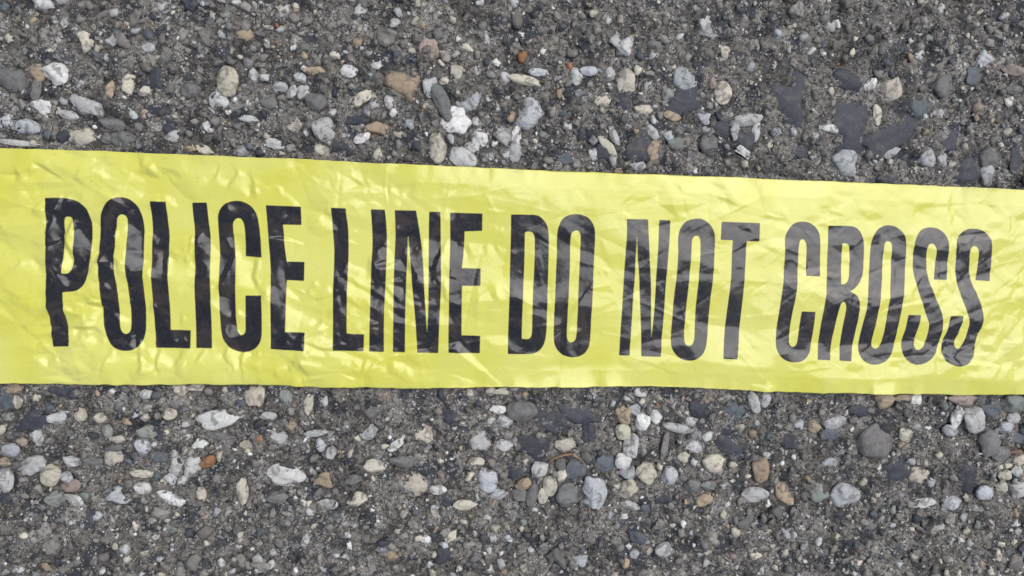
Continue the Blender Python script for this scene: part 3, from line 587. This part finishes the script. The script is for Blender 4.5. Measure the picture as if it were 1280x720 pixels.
for pts, st, soft in [(a, -b, c) for a, b, c in DARK] + PANELS + SMALL:
    q = plane(pts, Z_TAPE)
    i0, i1 = np.searchsorted(tx, q[:, 0].min() - .01), np.searchsorted(tx, q[:, 0].max() + .01)
    mk = np.zeros(TXX.shape); mk[i0:i1] = inside(q, TXX[i0:i1], TYY[i0:i1])
    mk = np.clip(blur(mk, soft * 0.7), 0, 1)
    if st < 0:
        leanx = leanx * (1 - mk) + mk * st * 3.5 * needx / dist; leany = leany * (1 - mk) + mk * st * 7.5
    else:
        leanx = leanx * (1 - mk) + mk * st * needx * amount; leany = leany * (1 - mk) + mk * st * needy * amount
# outside the picture the panels go on at random
out = np.clip((np.abs(TXX - 0.01) - 0.19) / 0.01, 0, 1)
rp = np.clip(spectral(NU, NV, TS, 0.01, 0.06, -1.5, 77) * 2, -1, 1)
leanx = leanx * (1 - out); leany = leany * (1 - out) + out * rp * 7
# a long lean sideways is broken into pleats that fall back steeply
ph = (TXX + 0.1 * TYY) / 0.012 + facets(0.016, 0.95, 78, 1.0) + facets(0.007, 0.42, 79, 1.0) + facets(0.0035, 0.12, 80, 1.0)
fr_ = ph - np.floor(ph)
leanx = np.where(fr_ < 0.8, leanx, -leanx * 0.8 / 0.2 * 0.9)
leanx = np.clip(leanx, -38, 38)
P_x, P_y = -np.tan(np.radians(leanx)), -np.tan(np.radians(leany))
# the relief whose slopes come nearest to that: Poisson equation by mirrored FFT
def poisson(px, py, dx, dy):
    n0, n1 = px.shape
    PX = np.block([[px, px[:, ::-1]], [-px[::-1], -px[::-1, ::-1]]]); PY = np.block([[py, -py[:, ::-1]], [py[::-1], -py[::-1, ::-1]]])
    kx = 2j * math.pi * np.fft.fftfreq(2 * n0, dx)[:, None]; ky = 2j * math.pi * np.fft.fftfreq(2 * n1, dy)[None]
    den = kx ** 2 + ky ** 2; den[0, 0] = 1
    Fh = (kx * np.fft.fft2(PX) + ky * np.fft.fft2(PY)) / den; Fh[0, 0] = 0
    return np.real(np.fft.ifft2(Fh))[:n0, :n1]
DY = float((yt - yb).mean()) / (NV - 1)
Ht = poisson(P_x, P_y, TS, DY)
colm = np.convolve(np.pad(Ht.mean(1), 120, mode='edge'), np.hanning(241) / np.hanning(241).sum(), 'valid')
Ht -= colm[:, None]                                                       # its length keeps to the ground
pad = np.pad(Ht, 130, mode='reflect'); Ht -= 0.45 * blur(pad, 38)[130:-130, 130:-130]
Mfine = np.clip(0.55 + 0.55 * spectral(NU, NV, TS, 0.012, 0.08, -1.5, 5), 0.1, 1.4)
left = np.clip((0.02 - TXX) / 0.12, 0, 1)                                # the left half is crumpled more
Ht = Ht + facets(0.016, 0.00042, 1, 1.6) + facets(0.0075, 0.00034, 2, 1.3) * Mfine * (0.8 + 0.8 * left) + facets(0.0034, 0.00015, 3, 1.5) * Mfine * (0.75 + 1.5 * left) + facets(0.0017, 0.00004, 4, 1.3) * Mfine ** 2 * (0.4 + 0.8 * left)
# long fine creases
g = np.random.default_rng(9)
for _ in range(420):
    cx_, cy_ = g.uniform(TX0, TX1), g.uniform(-0.036, 0.04); a = g.normal(0.35, 0.5) if g.random() < .7 else g.uniform(0, 3.14); L = g.uniform(0.004, 0.022)
    i0, i1 = np.searchsorted(tx, cx_ - L), np.searchsorted(tx, cx_ + L)
    if i1 - i0 < 3: continue
    dx_, dy_ = TXX[i0:i1] - cx_, TYY[i0:i1] - cy_
    al, ac = dx_ * math.cos(a) + dy_ * math.sin(a), -dx_ * math.sin(a) + dy_ * math.cos(a) + 2.0 * (dx_ ** 2)
    wd = g.uniform(0.0005, 0.0013)
    Ht[i0:i1] += g.choice([-1, 1]) * g.uniform(0.00005, 0.00018) * np.exp(-np.abs(ac) / wd) * np.clip(1 - (al / L) ** 2, 0, 1)
Ht = blur(Ht, 0.5)
Ht -= Ht[(np.abs(TXX) < 0.17)].mean()
for qx in (56, 300, 640, 900, 1240): ii = int(np.searchsorted(tx, plane((qx, 350))[0][0])); print('mean height mm at', qx, Ht[ii - 20:ii + 20].mean() * 1000)
print('relief of the film mm', Ht.min() * 1000, Ht.max() * 1000, Ht.std() * 1000)
edgew = np.minimum(tv, 1 - tv)[None] * 0.078
Ht = np.clip(Ht, -0.0042, 0.008)
Ht = Ht * (0.35 + 0.65 * np.clip(edgew / 0.008, 0, 1))
ZT = Z_TAPE + Ht - 0.0006 * (1 - np.clip(edgew / 0.006, 0, 1))
liftn = np.random.default_rng(55).standard_normal((2, NU)); liftn = np.fft.irfft(np.fft.rfft(liftn) * np.exp(-(kk * 0.006) ** 2) / (kk + 15), n=NU); liftn /= liftn.std(1)[:, None]
ZT += 0.0007 * np.clip(liftn[0] + .3, -.3, 2)[:, None] * np.clip(1 - tv / 0.09, 0, 1)[None] ** 1.5 + 0.0005 * np.clip(liftn[1] + .2, -.3, 2)[:, None] * np.clip(1 - (1 - tv) / 0.09, 0, 1)[None] ** 1.5
ZT = np.maximum(ZT, 0.0013)
tm = mesh_np('caution_tape', np.stack([TXX, TYY, ZT], -1).reshape(-1, 3), grid_faces(NU, NV))
at = tm.attributes.new('print_distance', 'FLOAT', 'POINT'); at.data.foreach_set('value', SDF.astype(np.float32).ravel())
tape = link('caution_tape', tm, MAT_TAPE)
sd = tape.modifiers.new('film', 'SOLIDIFY'); sd.thickness = 0.00006; sd.offset = -1
tape['label'] = 'crumpled yellow plastic tape lying across the asphalt, printed in black capitals'
tape['category'] = 'barrier tape'

# ------------------------------------------------------------------ a dry twig caught between the stones
def tube(pts, rad, n=7):
    V, Fc = [], []
    for i, p in enumerate(pts):
        t = (pts[min(i + 1, len(pts) - 1)] - pts[max(i - 1, 0)]); t = t / np.linalg.norm(t)
        u = np.cross(t, [0, 0, 1]); u /= np.linalg.norm(u); v = np.cross(u, t)
        r = rad[i]
        for k in range(n): a = 2 * math.pi * k / n; V.append(p + (u * math.cos(a) + v * math.sin(a)) * r * (1 + 0.12 * math.sin(3 * a + i)))
    for i in range(len(pts) - 1):
        for k in range(n): Fc.append((i * n + k, i * n + (k + 1) % n, (i + 1) * n + (k + 1) % n, (i + 1) * n + k))
    return np.array(V), np.array(Fc)
tw = NT('dry_bark'); tco = tw.n('TexCoord').outputs['Object']
tw.to(tw.ramp(tw.n('TexNoise', ins={'Vector': tco, 'Scale': 900.0, 'Detail': 3.0}).outputs[0], [(0.3, (0.16, 0.085, 0.04)), (0.7, (0.40, 0.24, 0.13))]), 'Base Color')
tw.b.inputs['Roughness'].default_value = 0.7
q = plane([(686, 580), (691, 574), (699, 570.5), (707, 568), (715, 567.5), (721, 571), (727, 576), (730, 579)], 0.0014)
zz = [0.0007, 0.0013, 0.0017, 0.0018, 0.0018, 0.0016, 0.0012, 0.0008]
tv_, tf_ = tube(np.array([[a[0], a[1], z] for a, z in zip(q, zz)]), [.00016, .00027, .0003, .00034, .0003, .0003, .00025, .00016])
twig = link('dry_twig', mesh_np('dry_twig', tv_, tf_), tw.m)
twig['label'] = 'short bent orange brown twig lying among pebbles below the tape'; twig['category'] = 'twig'
